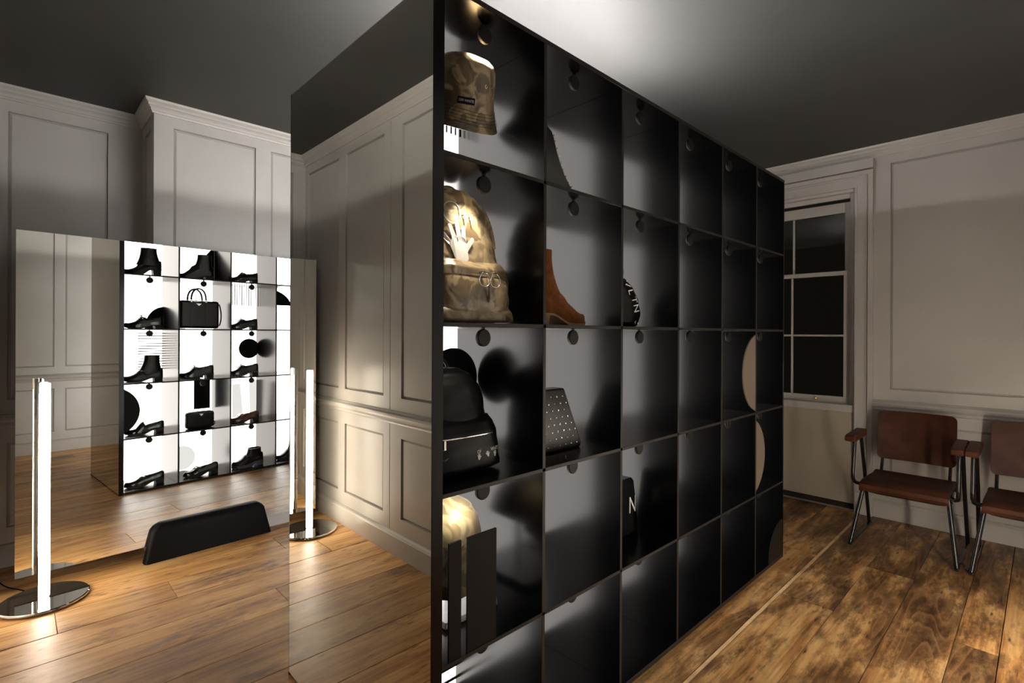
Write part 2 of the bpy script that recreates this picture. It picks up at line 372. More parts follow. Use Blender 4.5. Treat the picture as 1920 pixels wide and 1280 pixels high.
def run(name, p0, p1, nd, prof, m, mit=(0, 0), kind=True, parent=None):
    p0, p1, nd = Vector(p0), Vector(p1), Vector(nd); t = (p1 - p0).normalized(); secs = []
    for p, k, sg in ((p0, mit[0], -1), (p1, mit[1], 1)):
        secs.append([p + nd * d + t * (sg * k * d) + Vector((0, 0, z)) for d, z in prof])
    o = B().loft(secs).make(name, m, parent)
    if kind: struct(o)
    return o
CORN = [(0, 2.694), (.010, 2.694), (.013, 2.703), (.018, 2.709), (.019, 2.719), (.025, 2.727), (.033, 2.733), (.034, 2.743), (.041, 2.750), (.048, 2.756), (.050, 2.766), (.052, ZC), (0, ZC)]
RAIL = [(0, .792), (.010, .796), (.014, .806), (.012, .815), (.020, .822), (.030, .832), (.034, .846), (.030, .858), (.016, .866), (.010, .874), (0, .876)]
BASE = [(0, 0), (.024, 0), (.024, .112), (.021, .116), (.018, .124), (.008, .130), (0, .131)]
k = [0]
def around(prof, pre, skipwin):
    runs = [((XW, YA), (BX0, YA), (0, -1), (-1, -1)), ((BX0, YA), (BX0, YB), (-1, 0), (-1, 1)), ((BX0, YB), (BX1, YB), (0, -1), (1, 1)),
            ((BX1, YB), (BX1, YA), (1, 0), (1, -1)), ((BX1, YA), (XF, YA), (0, -1), (-1, -1)), ((XW, YK), (XW, YA), (1, 0), (-1, -1)), ((XW, YK), (XF, YK), (0, 1), (-1, -1))]
    runs += [((XF, YK), (XF, WY0 - .113), (-1, 0), (-1, 0)), ((XF, WY1 + .113), (XF, YA), (-1, 0), (0, -1))] if skipwin else [((XF, YK), (XF, YA), (-1, 0), (-1, -1))]
    for (a, b2, n, mt) in runs:
        k[0] += 1
        run(pre + '_%d' % k[0], (*a, 0), (*b2, 0), (*n, 0), prof, M['wall'], mt)
around(CORN, 'trim', False); around(RAIL, 'trim', True)
k[0] = 0; around(BASE, 'baseboard', True)

# window -------------------------------------------------------------
win = empty('window_1', (XF, WY0, 0)); win['kind'] = 'structure'; win['label'] = 'dark sash window behind the black shelving'
def wb(name, x0, x1, y0, y1, z0, z1, m='wall', bev=.002, parent=win): return B().box(x0, x1, y0 - WY0, y1 - WY0, z0, z1).make(name, M[m], parent, bevel=bev)
# architrave: stepped mouldings around the opening, each a mitred frame
def frame(name, w0, w1, d0, d1, zt, bot=.0, m='wall'):
    """three sided frame between offsets w0 (inner) and w1 (outer) outside the opening"""
    ya, yb, yc, yd = -w1, -w0, WY1 - WY0 + w0, WY1 - WY0 + w1
    poly = [(ya, bot), (yb, bot), (yb, zt + w0), (yc, zt + w0), (yc, bot), (yd, bot), (yd, zt + w1), (ya, zt + w1)]
    bb = B()
    for quad in ((0, 1, 2, 7), (2, 3, 6, 7), (3, 4, 5, 6)):
        bb.prism([poly[i] for i in quad], 'x', -d1, -d0)
    me = bb.make(name, M[m], win)
    bm = bmesh.new(); bm.from_mesh(me.data); bmesh.ops.remove_doubles(bm, verts=bm.verts, dist=1e-5); bm.to_mesh(me.data); bm.free()
    return me
frame('architrave_inner_bead', -.004, .010, 0., .030, WZ1)
frame('architrave_flat', .010, .066, 0., .024, WZ1)
frame('architrave_step', .066, .074, 0., .034, WZ1)
frame('architrave_groove_step', .074, .082, 0., .028, WZ1)
frame('architrave_outer_bead', .082, .113, 0., .044, WZ1)
wb('window_head_cap', -.062, 0, WY0 - .118, WY1 + .118, WZ1 + .062 + .058, WZ1 + .062 + .130, bev=.003)
for yy in (WY0 - .060, WY1 + .060): wb('plinth_block', -.050, 0, yy - .058, yy + .058, 0, .165, bev=.004)
# lining, sash box, sashes
XS = .10
wb('sash_lining', .0, .155, WY0 - .002, WY0 + .022, .80, WZ1, 'wall'); wb('sash_lining', .0, .155, WY1 - .022, WY1 + .002, .80, WZ1, 'wall')
wb('head_lining', .0, .155, WY0 + .022, WY1 - .022, WZ1 - .024, WZ1, 'wall')
for y0 in (WY0 + .022, WY1 - .052): wb('sash_bead', .045, .070, y0, y0 + .030, .80, WZ1 - .024)
wb('sash_bead', .045, .070, WY0 + .052, WY1 - .052, WZ1 - .058, WZ1 - .024)
wb('shutter_slot', .012, .030, WY0 + .0215, WY0 + .026, 1.95, 2.36, 'white', .001); wb('shutter_slot', .012, .030, WY0 + .0215, WY0 + .026, .95, 1.80, 'white', .001)
GY = [1.127, 1.500, 1.515, 1.888, 1.903, 2.225]
def sash(nm, x, z0, z1, zbars, top, bot):
    y0, y1 = WY0 + .048, WY1 - .048
    wb(nm + '_stile', x, x + .035, y0, GY[0], z0, z1); wb(nm + '_stile', x, x + .035, GY[-1], y1, z0, z1)
    wb(nm + '_rail', x, x + .035, GY[0], GY[-1], z1 - top, z1); wb(nm + '_rail', x, x + .035, GY[0], GY[-1], z0, z0 + bot)
    zz = [z0 + bot, *zbars, z1 - top]
    for a, b2 in ((GY[1], GY[2]), (GY[3], GY[4])): wb('glazing_bar', x + .004, x + .030, a, b2, z0 + bot, z1 - top, bev=.004)
    zl = [z0 + bot]; 
    for zb in zbars:
        for ya, yb in ((GY[0], GY[1]), (GY[2], GY[3]), (GY[4], GY[5])): wb('glazing_bar', x + .004, x + .030, ya, yb, zb - .008, zb + .008, bev=.004)
    edges = [z0 + bot] + [e for zb in zbars for e in (zb - .008, zb + .008)] + [z1 - top]
    for i in range(0, len(edges), 2):
        for ya, yb in ((GY[0], GY[1]), (GY[2], GY[3]), (GY[4], GY[5])): wb('pane', x + .015, x + .019, ya, yb, edges[i], edges[i + 1], 'glass', 0)
sash('lower_sash', XS - .005, .812, 1.868, [1.351], .034, .050)
sash('upper_sash', XS + .032, 1.834, 2.418, [], .082, .020)
wb('window_sill', .002, .155, WY0 + .002, WY1 - .002, .755, .812, bev=.004)
kn = B().lathe([(.0, 0), (.008, 0), (.006, .006), (.011, .014), (.011, .022), (.004, .027), (0, .027)], n=16)
kn.xf(lambda p: (XS - .005 - p.z, 1.322 - WY0 + p.x, .838 + p.y)).make('sash_knob', M['gold'], win, smooth=50)
wb('apron_board', .012, .04, WY0 + .004, WY1 - .004, .052, .757, 'board', .003)
wb('apron_plinth', .045, .06, WY0 + .004, WY1 - .004, .0, .06, 'sub', 0)

# ------------------------------------------------------------------ shelving unit
unit = tag(empty('shelving_unit', (XE, YR, 0)), 'tall black backlit display shelving with a mirrored end', 'shelving')
DEP = YL - YR; CELL = .445
def ub(name, x0, x1, y0, y1, z0, z1, m='black', bev=.0008, **k):
    o = B().box(x0, x1, y0, y1, z0, z1).make(name, M[m], unit, bevel=bev, seg=1, **k)
    if name in ('shelf', 'divider', 'top_board', 'base_board'):      # edge banding on the board fronts
        o.data.materials.append(M['band'])
        for p in o.data.polygons:
            if abs(p.normal.y) > .9: p.material_index = 1
    return o
T = .014
sides = (('right', 0., CELL, 1), ('left', DEP, DEP - CELL, -1))
ub('mirror_end', .0, .004, .004, DEP - .004, .012, H - .003, 'endmirror', 0)
bb = B().prism([(0, 0), (.034, 0), (.034, DEP), (0, DEP), (0, DEP - .0038), (.0045, DEP - .0038), (.0045, .0038), (0, .0038)], 'z', 0, H); bb.make('end_panel', M['black'], unit)
ub('far_end_panel', LEN - .012, LEN, 0, DEP, 0, H, 'black', .001)
for nm, yf, yb, sg in sides:
    y0, y1 = min(yf, yb), max(yf, yb)
    ub('top_board', .034, LEN - .012, y0, y1, H - .016, H)
    ub('base_board', .034, LEN - .012, y0, y1, 0, .020)
    for r in range(1, 5): ub('shelf', .034, LEN - .012, y0 + (.0 if sg > 0 else 0), y1, r * RP - .006, r * RP + .006)
    for c in range(1, 6): ub('divider', c * CP - T / 2, c * CP + T / 2, y0, y1, .020, H - .016)
ub('core_cover', .034, LEN - .012, CELL, DEP - CELL, H - .016, H, 'black', 0)
ub('top_light', .32, 1.58, DEP / 2 - .025, DEP / 2 + .025, H + .001, H + .031, 'core', 0)
LP = {}
for nm, yf, yb, sg in sides:
    for r in range(1, 6):          # row 1 is the top row
        for c in range(1, 7):
            x0 = .034 if c == 1 else (c - 1) * CP + T / 2; x1 = LEN - .012 if c == 6 else c * CP - T / 2
            zb = (5 - r) * RP + (.020 if r == 5 else .006); zt = (6 - r) * RP - (.016 if r == 1 else .006)
            LP[nm, r, c] = ub('light_panel', x0, x1, min(yb, yb + sg * .004), max(yb, yb + sg * .004), zb, zt, 'panel', 0)
# spotlights: a black disc hanging under the front of each shelf, lens turned into the bay
sp0 = B().lathe([(.0, 0), (.0235, 0), (.026, .002), (.026, .011), (.022, .014), (.0, .014)], n=28)
sp0.xf(lambda p: (p.x, p.z, p.y))
stem0 = B().box(-.004, .004, .003, .011, .020, .034)
def mkspot(sg):
    a = B().add([(p.x, p.y * sg, p.z) for p in sp0.v], sp0.f).add([(p.x, p.y * sg, p.z) for p in stem0.v], stem0.f).make('spotlight', M['edge'], unit, smooth=35)
    l = B().lathe([(.0, 0), (.016, 0), (.016, .0008), (0, .0008)], n=20).xf(lambda p: (p.x, sg * (.0142 + p.z), p.y)).make('lens', M['lens'], a)
    return a, l
for nm, yf, yb, sg in sides:
    a, l = mkspot(sg); first = True
    for r in range(1, 6):
        for c in range(1, 7):
            zt = (6 - r) * RP - (.016 if r == 1 else .006)
            xm = (c - .5) * CP + (.010 if c == 1 else 0)
            loc = (xm, yf + sg * .055, zt - .031)
            if first: a.location = loc; first = False
            else: s2 = copy(a, unit, loc); copy(l, s2)
def spotlight(side, r, c, power, aim=(.0, .20, -.30), size=72):
    sg = 1 if side == 'right' else -1; yf = 0 if sg > 0 else DEP
    zt = (6 - r) * RP - (.016 if r == 1 else .006)
    L = bpy.data.lights.new('shelf_spot', 'SPOT'); L.energy = power; L.color = (1, .86, .66); L.spot_size = math.radians(size); L.spot_blend = .8; L.shadow_soft_size = .012
    o = bpy.data.objects.new('shelf_spot', L); COL.objects.link(o)
    o.location = (XE + (c - .5) * CP, YR + yf + sg * .074, zt - .031)
    o.rotation_euler = Vector((aim[0], aim[1] * sg, aim[2])).to_track_quat('-Z', 'Y').to_euler()
for r, p, aim in ((1, 6.0, (.03, .035, -.15)), (2, 1.7, (.0, .078, -.24)), (3, .12, (0, .2, -.25)), (4, 1.6, (.03, .25, -.16))): spotlight('right', r, 1, p * L_SPOT, aim)
spotlight('right', 2, 2, .30 * L_SPOT, (-.02, .14, -.30))
spotlight('right', 3, 2, .3 * L_SPOT); spotlight('right', 2, 3, .4 * L_SPOT); spotlight('right', 1, 2, .3 * L_SPOT); spotlight('right', 4, 3, .3 * L_SPOT)
for r in range(1, 6):
    for c in (1, 2, 3): spotlight('left', r, c, .45 * L_SPOT, (-.02, .11, -.36))

# flat shapes mounted in the bays ---------------------------------------------
def shape(name, poly, side, off, m='graphic', th=.004, parent=None):
    """poly in world X,Z; off metres in front of the light panel"""
    y = (YR + CELL - off) if side == 'right' else (YL - CELL + off)
    bb = B().prism([(x - XE, z) for x, z in poly], 'y', y - YR - th / 2, y - YR + th / 2)
    return bb.make(name, M[m], parent or unit)
def rect(x0, x1, z0, z1): return [(x0, z0), (x1, z0), (x1, z1), (x0, z1)]
# street side of the shelves (right face)
for i in range(5): shape('stripe', rect(1.127 + i * .0205, 1.133 + i * .0205, 2.101, 2.276), 'right', .012, parent=LP['right', 1, 1])
for i in range(8): shape('stripe', rect(1.03, 1.212, .052 + i * .048, .062 + i * .048), 'right', .012, parent=LP['right', 5, 1])
shape('disc', arc((1.103, 1.198), .107, 0, 2 * PI, 48)[:-1], 'right', .12)
for x0, x1 in ((.846, .888), (.910, 1.018)):
    bb = B().box(x0 - XE, x1 - XE, .002, .008, RP + .006, .787); bb.make('upright_slat', M['graphic'], unit)
def seg_shape(name, c, r, xlo, xhi, zlo, zhi, y0, y1, m):
    pts = []
    for i in range(72):
        a = 2 * PI * i / 72; pts.append((min(xhi, max(xlo, c[0] + r * math.cos(a))), min(zhi, max(zlo, c[1] + r * math.sin(a)))))
    out = []
    for p in pts:
        if not out or (abs(p[0] - out[-1][0]) + abs(p[1] - out[-1][1])) > 1e-4: out.append(p)
    if abs(out[0][0] - out[-1][0]) + abs(out[0][1] - out[-1][1]) < 1e-4: out.pop()
    return B().prism([(x - XE, z) for x, z in out], 'y', y0, y1).make(name, M[m], unit)
dv = lambda c: XE + c * CP
seg_shape('curved_panel', (2.990, 1.145), .213, dv(4) + T, dv(5) - T / 2, .926, 1.374, .001, .007, 'bronze')
seg_shape('curved_panel', (2.872, .683), .213, dv(5) + T / 2, dv(6) - .012, .466, .914, .001, .007, 'bronze')
seg_shape('curved_panel', (3.372, .020), .212, dv(5) + T / 2, dv(6) - .012, .020, .454, .001, .007, 'edge')
# other face, reflected in the standing mirror
seg_shape('curved_panel', (.725, .694), .208, XE + .034, dv(1) - T / 2, .466, .914, DEP - .007, DEP - .001, 'graphic')
q = [(1.213, 1.386)] + [(1.213 - .150 * math.sin(t * PI / 24), 1.386 + .205 * math.cos(t * PI / 24)) for t in range(13)]
shape('quarter_disc', q, 'left', .05)
shape('triangle', [(1.36, 1.846), (1.645, 1.846), (1.645, 2.216)], 'left', .05)
for i in range(12): shape('stripe', rect(1.8055 + i * .0232, 1.8130 + i * .0232, 1.635, 1.834), 'left', .012, parent=LP['left', 2, 3])
shape('quarter_disc', [(2.096, 1.655)] + [(2.096 + .345 * math.cos(t * PI / 24), 1.655 + .19 * math.sin(t * PI / 24)) for t in range(13)], 'left', .03)
for i in range(15): shape('stripe', rect(1.022, 1.2125, 1.010 + i * .0235, 1.0182 + i * .0235), 'left', .012, parent=LP['left', 3, 1])
shape('disc', arc((1.990, 1.187), .103, 0, 2 * PI, 48)[:-1], 'left', .035)
shape('rectangle', rect(1.478, 1.622, .600, .913), 'left', .02)
shape('pale_shape', [(1.835, .468), (1.945, .468), (1.915, .82), (1.835, .82)], 'left', .007, 'pale_graphic')
shape('pale_shape', [(2.012, .468), (2.075, .468), (2.085, .85), (2.005, .85)], 'left', .007, 'pale_graphic')
shape('pale_disc', arc((1.380, .140), .116, 0, 2 * PI, 40)[:-1], 'left', .007, 'pale_graphic')

# ------------------------------------------------------------------ standing mirror
mir = tag(empty('standing_mirror', (XM, YM, 0), DM), 'frameless floor mirror on a black wedge foot before the chimney breast', 'mirror')
MZ0, MZ1, MW = .0874, 1.8785, 1.86
B().box(0, MW, 0, .004, MZ0, MZ1).make('glass', M['mirror'], mir)
B().box(.002, MW - .002, .0042, .018, MZ0 + .002, MZ1 - .002).make('backing', M['edge'], mir)
# wedge foot: trapezoid in the plane of the mirror, thick and soft edged
c0 = .90
def wedge(y0, y1):
    secs = []
    for t in range(13):
        u = t / 12; z = .212 * u
        hw = .360 - .048 * u; 
        if u > .82: hw -= .030 * ((u - .82) / .18) ** 2
        yf = y0 + (.016 * u) + (.016 * max(0, (u - .80) / .20) ** 2)
        secs.append([(c0 + sx * hw - sx * (.014 if i in (1, 2) else 0), yy, z) for i, (sx, yy) in enumerate(())] or
                    [(c0 - hw, y1, z), (c0 - hw, yf + .020, z), (c0 - hw + .006, yf + .006, z), (c0 - hw + .020, yf, z), (c0 + hw - .020, yf, z), (c0 + hw - .006, yf + .006, z), (c0 + hw, yf + .020, z), (c0 + hw, y1, z)])
    return B().loft(secs)
wedge(-.062, -.001).make('wedge_foot', M['rubber'], mir, smooth=50)
B().box(c0 - .33, c0 + .33, .019, .060, 0, .14).make('rear_foot', M['rubber'], mir, bevel=.01)

# ------------------------------------------------------------------ tube lamps
def tube_lamp(x, y, label, spine, m='tube'):
    l = tag(empty('tube_floor_lamp', (x, y, 0), spine), label, 'lamp', 'glowing tube floor lamps')
    B().lathe([(0, 0), (.168, 0), (.178, .003), (.180, .008), (.179, .013), (.174, .0165), (0, .0165)], n=64).make('base', M['chrome'], l, smooth=30)
    R = .0215
    B().lathe([(0, .022), (R - .003, .022), (R, .026), (R, 1.092), (R - .003, 1.096), (0, 1.096)], n=28).make('diffuser', M[m], l, smooth=40)
    B().box(-.007, .007, R + .0028, R + .012, .0165, 1.100).make('spine', M['chrome'], l, bevel=.001)
    po = arc((0, 0), R + .0022, .5 * PI - .66, .5 * PI + .66, 14); pi_ = arc((0, 0), R + .0005, .5 * PI + .66, .5 * PI - .66, 14)
    B().loft([[(p[0], p[1], .0165) for p in po + pi_], [(p[0], p[1], 1.098) for p in po + pi_]]).make('back_shell', M['chrome'], l, smooth=40)
    for z0, z1, nm in ((1.042, 1.102, 'top_clip'), (.0165, .075, 'bottom_clip')):
        po = arc((0, 0), R + .0045, .22 * PI, .78 * PI, 16); pi_ = arc((0, 0), R + .0026, .78 * PI, .22 * PI, 16)
        bb = B().loft([[(p[0], p[1], z0) for p in po + pi_], [(p[0], p[1], z1) for p in po + pi_]]); bb.make(nm, M['chrome'], l, smooth=40)
    return l
tube_lamp(.1157, 3.517, 'tube floor lamp on a chrome disc in front of the mirror', math.radians(24))
tube_lamp(2.75, -.20, 'tube floor lamp by the wall opposite the chimney breast', math.radians(180), 'tube2')
cb = B().tube(bez((.06, 3.66, .006), (.02, 3.80, .005), (-.02, 3.75, .004), (-.06, 3.98, .004), 14), .003, 6)
tag(cb.make('power_cable', M['rubber'], None, smooth=60), 'thin dark cable on the floor behind the lamp base', 'cable')

# ------------------------------------------------------------------ chairs
def chair(yc, label):
    ch = tag(empty('cinema_chair', (4.18, yc, 0)), label, 'chair', 'old cinema chairs by the window wall')
    # seat board: bent ply with a waterfall front
    prof = [(-.235, .352), (-.246, .372), (-.240, .394), (-.215, .408), (-.15, .414), (.0, .410), (.14, .402), (.205, .410)]
    top = [(x, z + .0) for x, z in prof]; low = [(x + .004, z - .016) for x, z in prof]
    low[0] = (-.222, .350); low[1] = (-.231, .370); low[2] = (-.226, .384)
    poly = top + low[::-1]
    secs = [[(x, y, z - dz) for x, z in poly] for y, dz in ((-.224, .006), (-.214, 0), (.214, 0), (.224, .006))]
    B().loft(secs).make('seat', M['chairwood'], ch, smooth=35)
    # backrest: gently curved rounded board leaning back
    secs = []
    ys = [-.215, -.2142, -.2115, -.207, -.200, -.190, -.182] + [-.182 + .364 * i / 10 for i in range(1, 10)] + [.182, .190, .200, .207, .2115, .2142, .215]
    for y in ys:
        e = abs(y) / .215; cut = .033 - math.sqrt(max(0, .033 ** 2 - max(0, abs(y) - .182) ** 2))
        dx = .022 * (1 - e * e)
        z0, z1 = .488 + cut, .822 - cut - .004 * e
        xb = lambda z: .235 + (z - .49) * .14 + dx - .01
        secs.append([(xb(z0), y, z0), (xb(z0) + .015, y, z0), (xb(.66) + .015, y, .66), (xb(z1) + .015, y, z1), (xb(z1), y, z1), (xb(.66), y, .66)])
    B().loft(secs).make('backrest', M['chairwood'], ch, smooth=35, bevel=.004)
    for s in (-1, 1):
        yy = s * .265
        bb = B().prism([(-.285, .665), (-.290, .680), (-.285, .698), (-.26, .706), (.02, .716), (.030, .706), (.030, .682), (.02, .672), (-.15, .664)], 'y', yy - .030, yy + .030)
        bb.make('armrest', M['chairwood'], ch, smooth=30, bevel=.006)
        B().tube([(-.155, yy, .672), (-.185, yy, .56), (-.208, yy, .45), (-.203, yy, .415), (-.175, yy - s * .004, .385), (-.125, yy - s * .022, .366), (-.07, yy - s * .045, .362), (.16, yy - s * .055, .372)], .0115, 10).make('arm_post', M['tubeblack'], ch, smooth=60)
        B().tube([(.000, yy, .676), (.11, yy, .40), (.268, yy + s * .004, .012)], .0115, 10).make('leg', M['tubeblack'], ch, smooth=60)
        B().tube([(-.150, s * .215, .372), (-.268, yy, .012)], .0125, 10).make('leg', M['tubeblack'], ch, smooth=60)
        B().box(-.285, .285, yy - .010, yy + .010, 0, .012).make('floor_runner', M['tubeblack'], ch, bevel=.003)
        B().tube([(.13, s * .185, .375), (.20, s * .185, .40), (.247, s * .185, .50), (.275, s * .185, .66)], .0095, 10).make('back_support', M['tubeblack'], ch, smooth=60)
    B().tube([(-.125, -.225, .350), (-.105, -.19, .325), (-.09, -.15, .318), (-.09, .15, .318), (-.105, .19, .325), (-.125, .225, .350)], .010, 10).make('stretcher', M['tubeblack'], ch, smooth=60)
    B().tube([(.13, -.23, .372), (.13, .23, .372)], .010, 10).make('stretcher', M['tubeblack'], ch, smooth=60)
    return ch
chair(.622, 'whole brown wooden chair with armrests next to the window')
chair(.029, 'brown wooden chair cut off by the picture edge')
hk = B().tube(bez((3.93, .355, .014), (3.90, .345, .060), (3.93, .325, .050), (3.93, .322, .018), 8) + bez((3.93, .322, .018), (3.92, .315, .012), (3.93, .310, .014), (3.93, .302, .016), 5)[1:], .004, 6)
tag(hk.make('linking_hook', M['tubeblack'], None, smooth=60), 'small black hook linking the feet of the two chairs', 'hook')

# ------------------------------------------------------------------ shoes and boots (toe towards -x, heel +x)
def shoe(name, label, cat, loc, rz, Ln=.285, Wd=.100, heel=.028, toe=.45, top=None, m='gloss', sole='sole', solet=.010, boot=None, bit=None, laces=False, lug=0., studs=False, strap=False, group=None, block=.24, sc=1.):
    s = tag(empty(name, loc, rz), label, cat, group)
    hwt = [(0, .02), (.03, toe * .55), (.08, toe), (.18, .80), (.32, 1.0), (.5, .86), (.7, .74), (.88, .76), (.97, .62), (1.0, .35)]
    hw = lambda t: Wd / 2 * spl(hwt, t)
    zb = lambda t: heel * smooth01(.42, .74, t) + .010 * (1 - smooth01(0, .16, t))
    X = lambda t: -Ln / 2 + Ln * t
    ts = [0, .015, .04, .08, .13, .19, .26, .33, .40, .46, .52, .58, .65, .72, .80, .88, .94, .975, 1.0]
    # sole
    e = .004
    secs = [[(X(t), -hw(t) - e, zb(t)), (X(t), hw(t) + e, zb(t)), (X(t), hw(t) + e, zb(t) + solet), (X(t), -hw(t) - e, zb(t) + solet)] for t in ts]
    B().loft(secs).make('sole', M[sole], s, smooth=50)
    if heel > .012:
        secs = []
        for u, q2 in ((0, .92), (.6, .92), (1, 1.0)):
            z = heel * u + .002 * u; t0 = 1 - block
            secs.append([(X(t0 + .02 * (1 - u)), -hw(.8) * q2, z), (X(t0 + (1 - t0) * .6), -hw(.86) * q2, z), (X(.985), -hw(.96) * q2, z), (X(.985), hw(.96) * q2, z), (X(t0 + (1 - t0) * .6), hw(.86) * q2, z), (X(t0 + .02 * (1 - u)), hw(.8) * q2, z)])
        B().loft(secs).make('heel', M[sole], s, smooth=30)
    if lug:
        for i in range(7): B().box(X(.06 + i * .09), X(.06 + i * .09 + .05), -Wd * .46, Wd * .46, max(0, zb(.06 + i * .09) - lug), zb(.1 + i * .09) + .004).make('lug', M[sole], s)
    # upper
    tp = top or [(0, .012), (.04, .030), (.12, .038), (.22, .048), (.32, .068), (.42, .098), (.47, .104), (.51, .096), (.58, .074), (.72, .066), (.88, .074), (.97, .086), (1, .080)]
    dip = [(0, 0), (.44, 0), (.52, .5), (.60, 1.), (.93, 1.), (1, .2)] if not boot else [(0, 0), (1, 0)]
    secs = []
    for t in ts:
        w2 = hw(t); z0 = zb(t) + solet; hh = spl(tp, t) - .010 * (1 if t > .5 else 2 * t) ; d = lerp(dip, t); zt = z0 + max(.004, hh - 0)
        P = [(-w2, z0), (-w2 * 1.03, z0 + (zt - z0) * .35), (-w2 * .90, z0 + (zt - z0) * .72), (-w2 * (.55 + .18 * d), z0 + (zt - z0) * (.94 + .06 * d)), (-w2 * (.30 + .30 * d), zt - d * .012), (0, zt - d * .030)]
        P = P + [(-y, z) for y, z in P[-2::-1]]
        secs.append([(X(t), y, z) for y, z in P])
    B().loft(secs, closed=True).make('upper', M[m], s, smooth=60)
    if boot:
        zt, x0, x1, wtop, lean = boot       # height, shaft front and back x at the top
        secs = []
        for i in range(13):
            u = i / 12; z = heel + solet + .028 + (zt - heel - solet - .028) * u
            xb = X(.985) + (x1 - X(.985)) * smooth01(0, 1, u) - .010 * math.sin(PI * u) * lean
            xf = X(.34) + (x0 - X(.34)) * (1 - (1 - u) ** 2.2)
            cx, a = (xf + xb) / 2, (xb - xf) / 2
            secs.append(sell(cx, 0, z, a, (.036 + (wtop - .036) * u), 2.3, 24))
        # open top
        lst = secs[-1]; ctr = Vector((sum(p[0] for p in lst) / 24, 0, lst[0][2]))
        inn = [tuple(ctr + (Vector(p) - ctr) * .90) for p in lst]; inn2 = [(p[0], p[1], p[2] - .05) for p in inn]
        B().loft(secs + [inn, inn2]).make('shaft', M[m], s, smooth=50)
    if strap:
        zc = strap; cx = X(.70)
        zt_, x0_, x1_, wt_, ln_ = boot; u = (zc - heel - solet - .028) / (zt_ - heel - solet - .028)
        xb_ = X(.985) + (x1_ - X(.985)) * smooth01(0, 1, u) - .010 * math.sin(PI * u) * ln_; xf_ = X(.34) + (x0_ - X(.34)) * (1 - (1 - u) ** 2.2)
        r = [Vector(p) for p in sell((xf_ + xb_) / 2, 0, zc, (xb_ - xf_) / 2 + .005, .036 + (wt_ - .036) * u + .004, 2.3, 28)]
        r = [p + Vector((0, 0, .30 * ((xf_ + xb_) / 2 - p.x) * -1)) for p in r]
        secs = [[p + Vector((0, 0, -.010)) for p in r], [p + Vector((0, 0, .010)) for p in r]]
        B().loft(secs, cap=False).make('strap', M[m], s, smooth=60)
        B().tube([(cx - .03, -.045, zc + .006), (cx - .005, -.047, zc + .012), (cx - .005, -.047, zc - .014), (cx - .03, -.045, zc - .020)], .002, 6, closed=True).make('buckle', M['steel'], s)
    tz = lambda t: zb(t) + solet + spl(tp, t) - .010 * (1 if t > .5 else 2 * t)
    if bit:
        for y in (-.016, .016): B().tube([(X(.36), y + .010 * math.cos(a), tz(.36) + .004 + .007 * math.sin(a)) for a in [2 * PI * i / 14 for i in range(14)]], .0026, 6, closed=True).make('bit_ring', M[bit], s, smooth=60)
        B().tube([(X(.36), -.018, tz(.36) + .003), (X(.36), 0, tz(.36) + .006), (X(.36), .018, tz(.36) + .003)], .0035, 8).make('bit_bar', M[bit], s, smooth=60)
        B().prism([(X(.30), tz(.30) - .002), (X(.44), tz(.44) - .010), (X(.44), tz(.44) + .002), (X(.40), tz(.40) + .006), (X(.30), tz(.30) + .003)], 'y', -.030, .030).make('saddle', M[m], s, smooth=30)
    if laces:
        for i in range(4):
            t = .33 + i * .04
            B().tube([(X(t) - .004, -.022, tz(t) - .008), (X(t), -.010, tz(t) + .002), (X(t), .010, tz(t) + .002), (X(t) - .004, .022, tz(t) - .008)], .0026, 6).make('lace', M['nylon'], s, smooth=60)
        for sg in (-1, 1): B().tube(bez((X(.46), sg * .004, tz(.46) + .002), (X(.42), sg * .03, tz(.46) + .02), (X(.40), sg * .035, tz(.42) + .008), (X(.46), sg * .006, tz(.46) + .003), 8), .0022, 6).make('lace', M['nylon'], s, smooth=60)
    if studs:
        st = B().lathe([(0, -.003), (.0035, -.002), (.0035, .002), (0, .004)], n=8).xf(lambda p: (p.x, p.z, p.y))
        first = None
        for i in range(11):
            t = .10 + i * .082; loc2 = (X(t), hw(t) + .006, zb(t) + solet * .5)
            if first is None: first = st.make('stud', M['pearl'], s, loc=loc2)
            else: copy(first, s, loc2)
    if sc != 1: s.scale = (sc,) * 3
    return s
def sz(r): return (5 - r) * RP + (.0205 if r == 5 else .0065)
G1 = 'shoes on the face seen in the mirror'
BY = 1.935
shoe('ankle_boot', 'black heeled ankle boot in the top bay nearest the mirrored end', 'boot', (.982, BY, sz(1)), 0, .285, .088, .056, .34, m='leather', boot=(.243, -.012, .108, .046, .4), group=G1)
shoe('pointed_boot', 'pointed black boot before a black triangle in the top row', 'boot', (1.395, BY, sz(1)), 0, .31, .092, .030, .30, m='gloss', boot=(.235, .02, .14, .046, .3), group=G1, top=[(0, .012), (.06, .03), (.18, .045), (.30, .075), (.42, .125), (.6, .15), (1, .10)])
shoe('derby_shoe', 'black strapped shoe in the top row, third bay from the mirrored end', 'shoe', (1.815, 1.96, sz(1)), 0, .27, .095, .026, .45, m='gloss', bit='steel', group=G1)
shoe('oxford_shoe', 'pointed black oxford before a black quarter disc', 'shoe', (.995, BY, sz(2)), 0, .29, .094, .024, .36, m='gloss', laces=True, group=G1)
shoe('derby_shoe', 'black shoe beneath the vertical black stripes', 'shoe', (1.815, 1.95, sz(2)), 0, .275, .095, .026, .42, m='gloss', laces=True, group=G1)
shoe('ankle_boot', 'flat black ankle boot before the horizontal stripes', 'boot', (.99, BY, sz(3)), 0, .295, .09, .026, .34, m='leather', boot=(.225, .01, .125, .050, .5), group=G1)
shoe('derby_shoe', 'black derby with chunky lug sole in the middle row', 'shoe', (1.405, 1.95, sz(3)), 0, .285, .102, .030, .50, m='gloss', solet=.016, laces=True, lug=.012, group=G1)
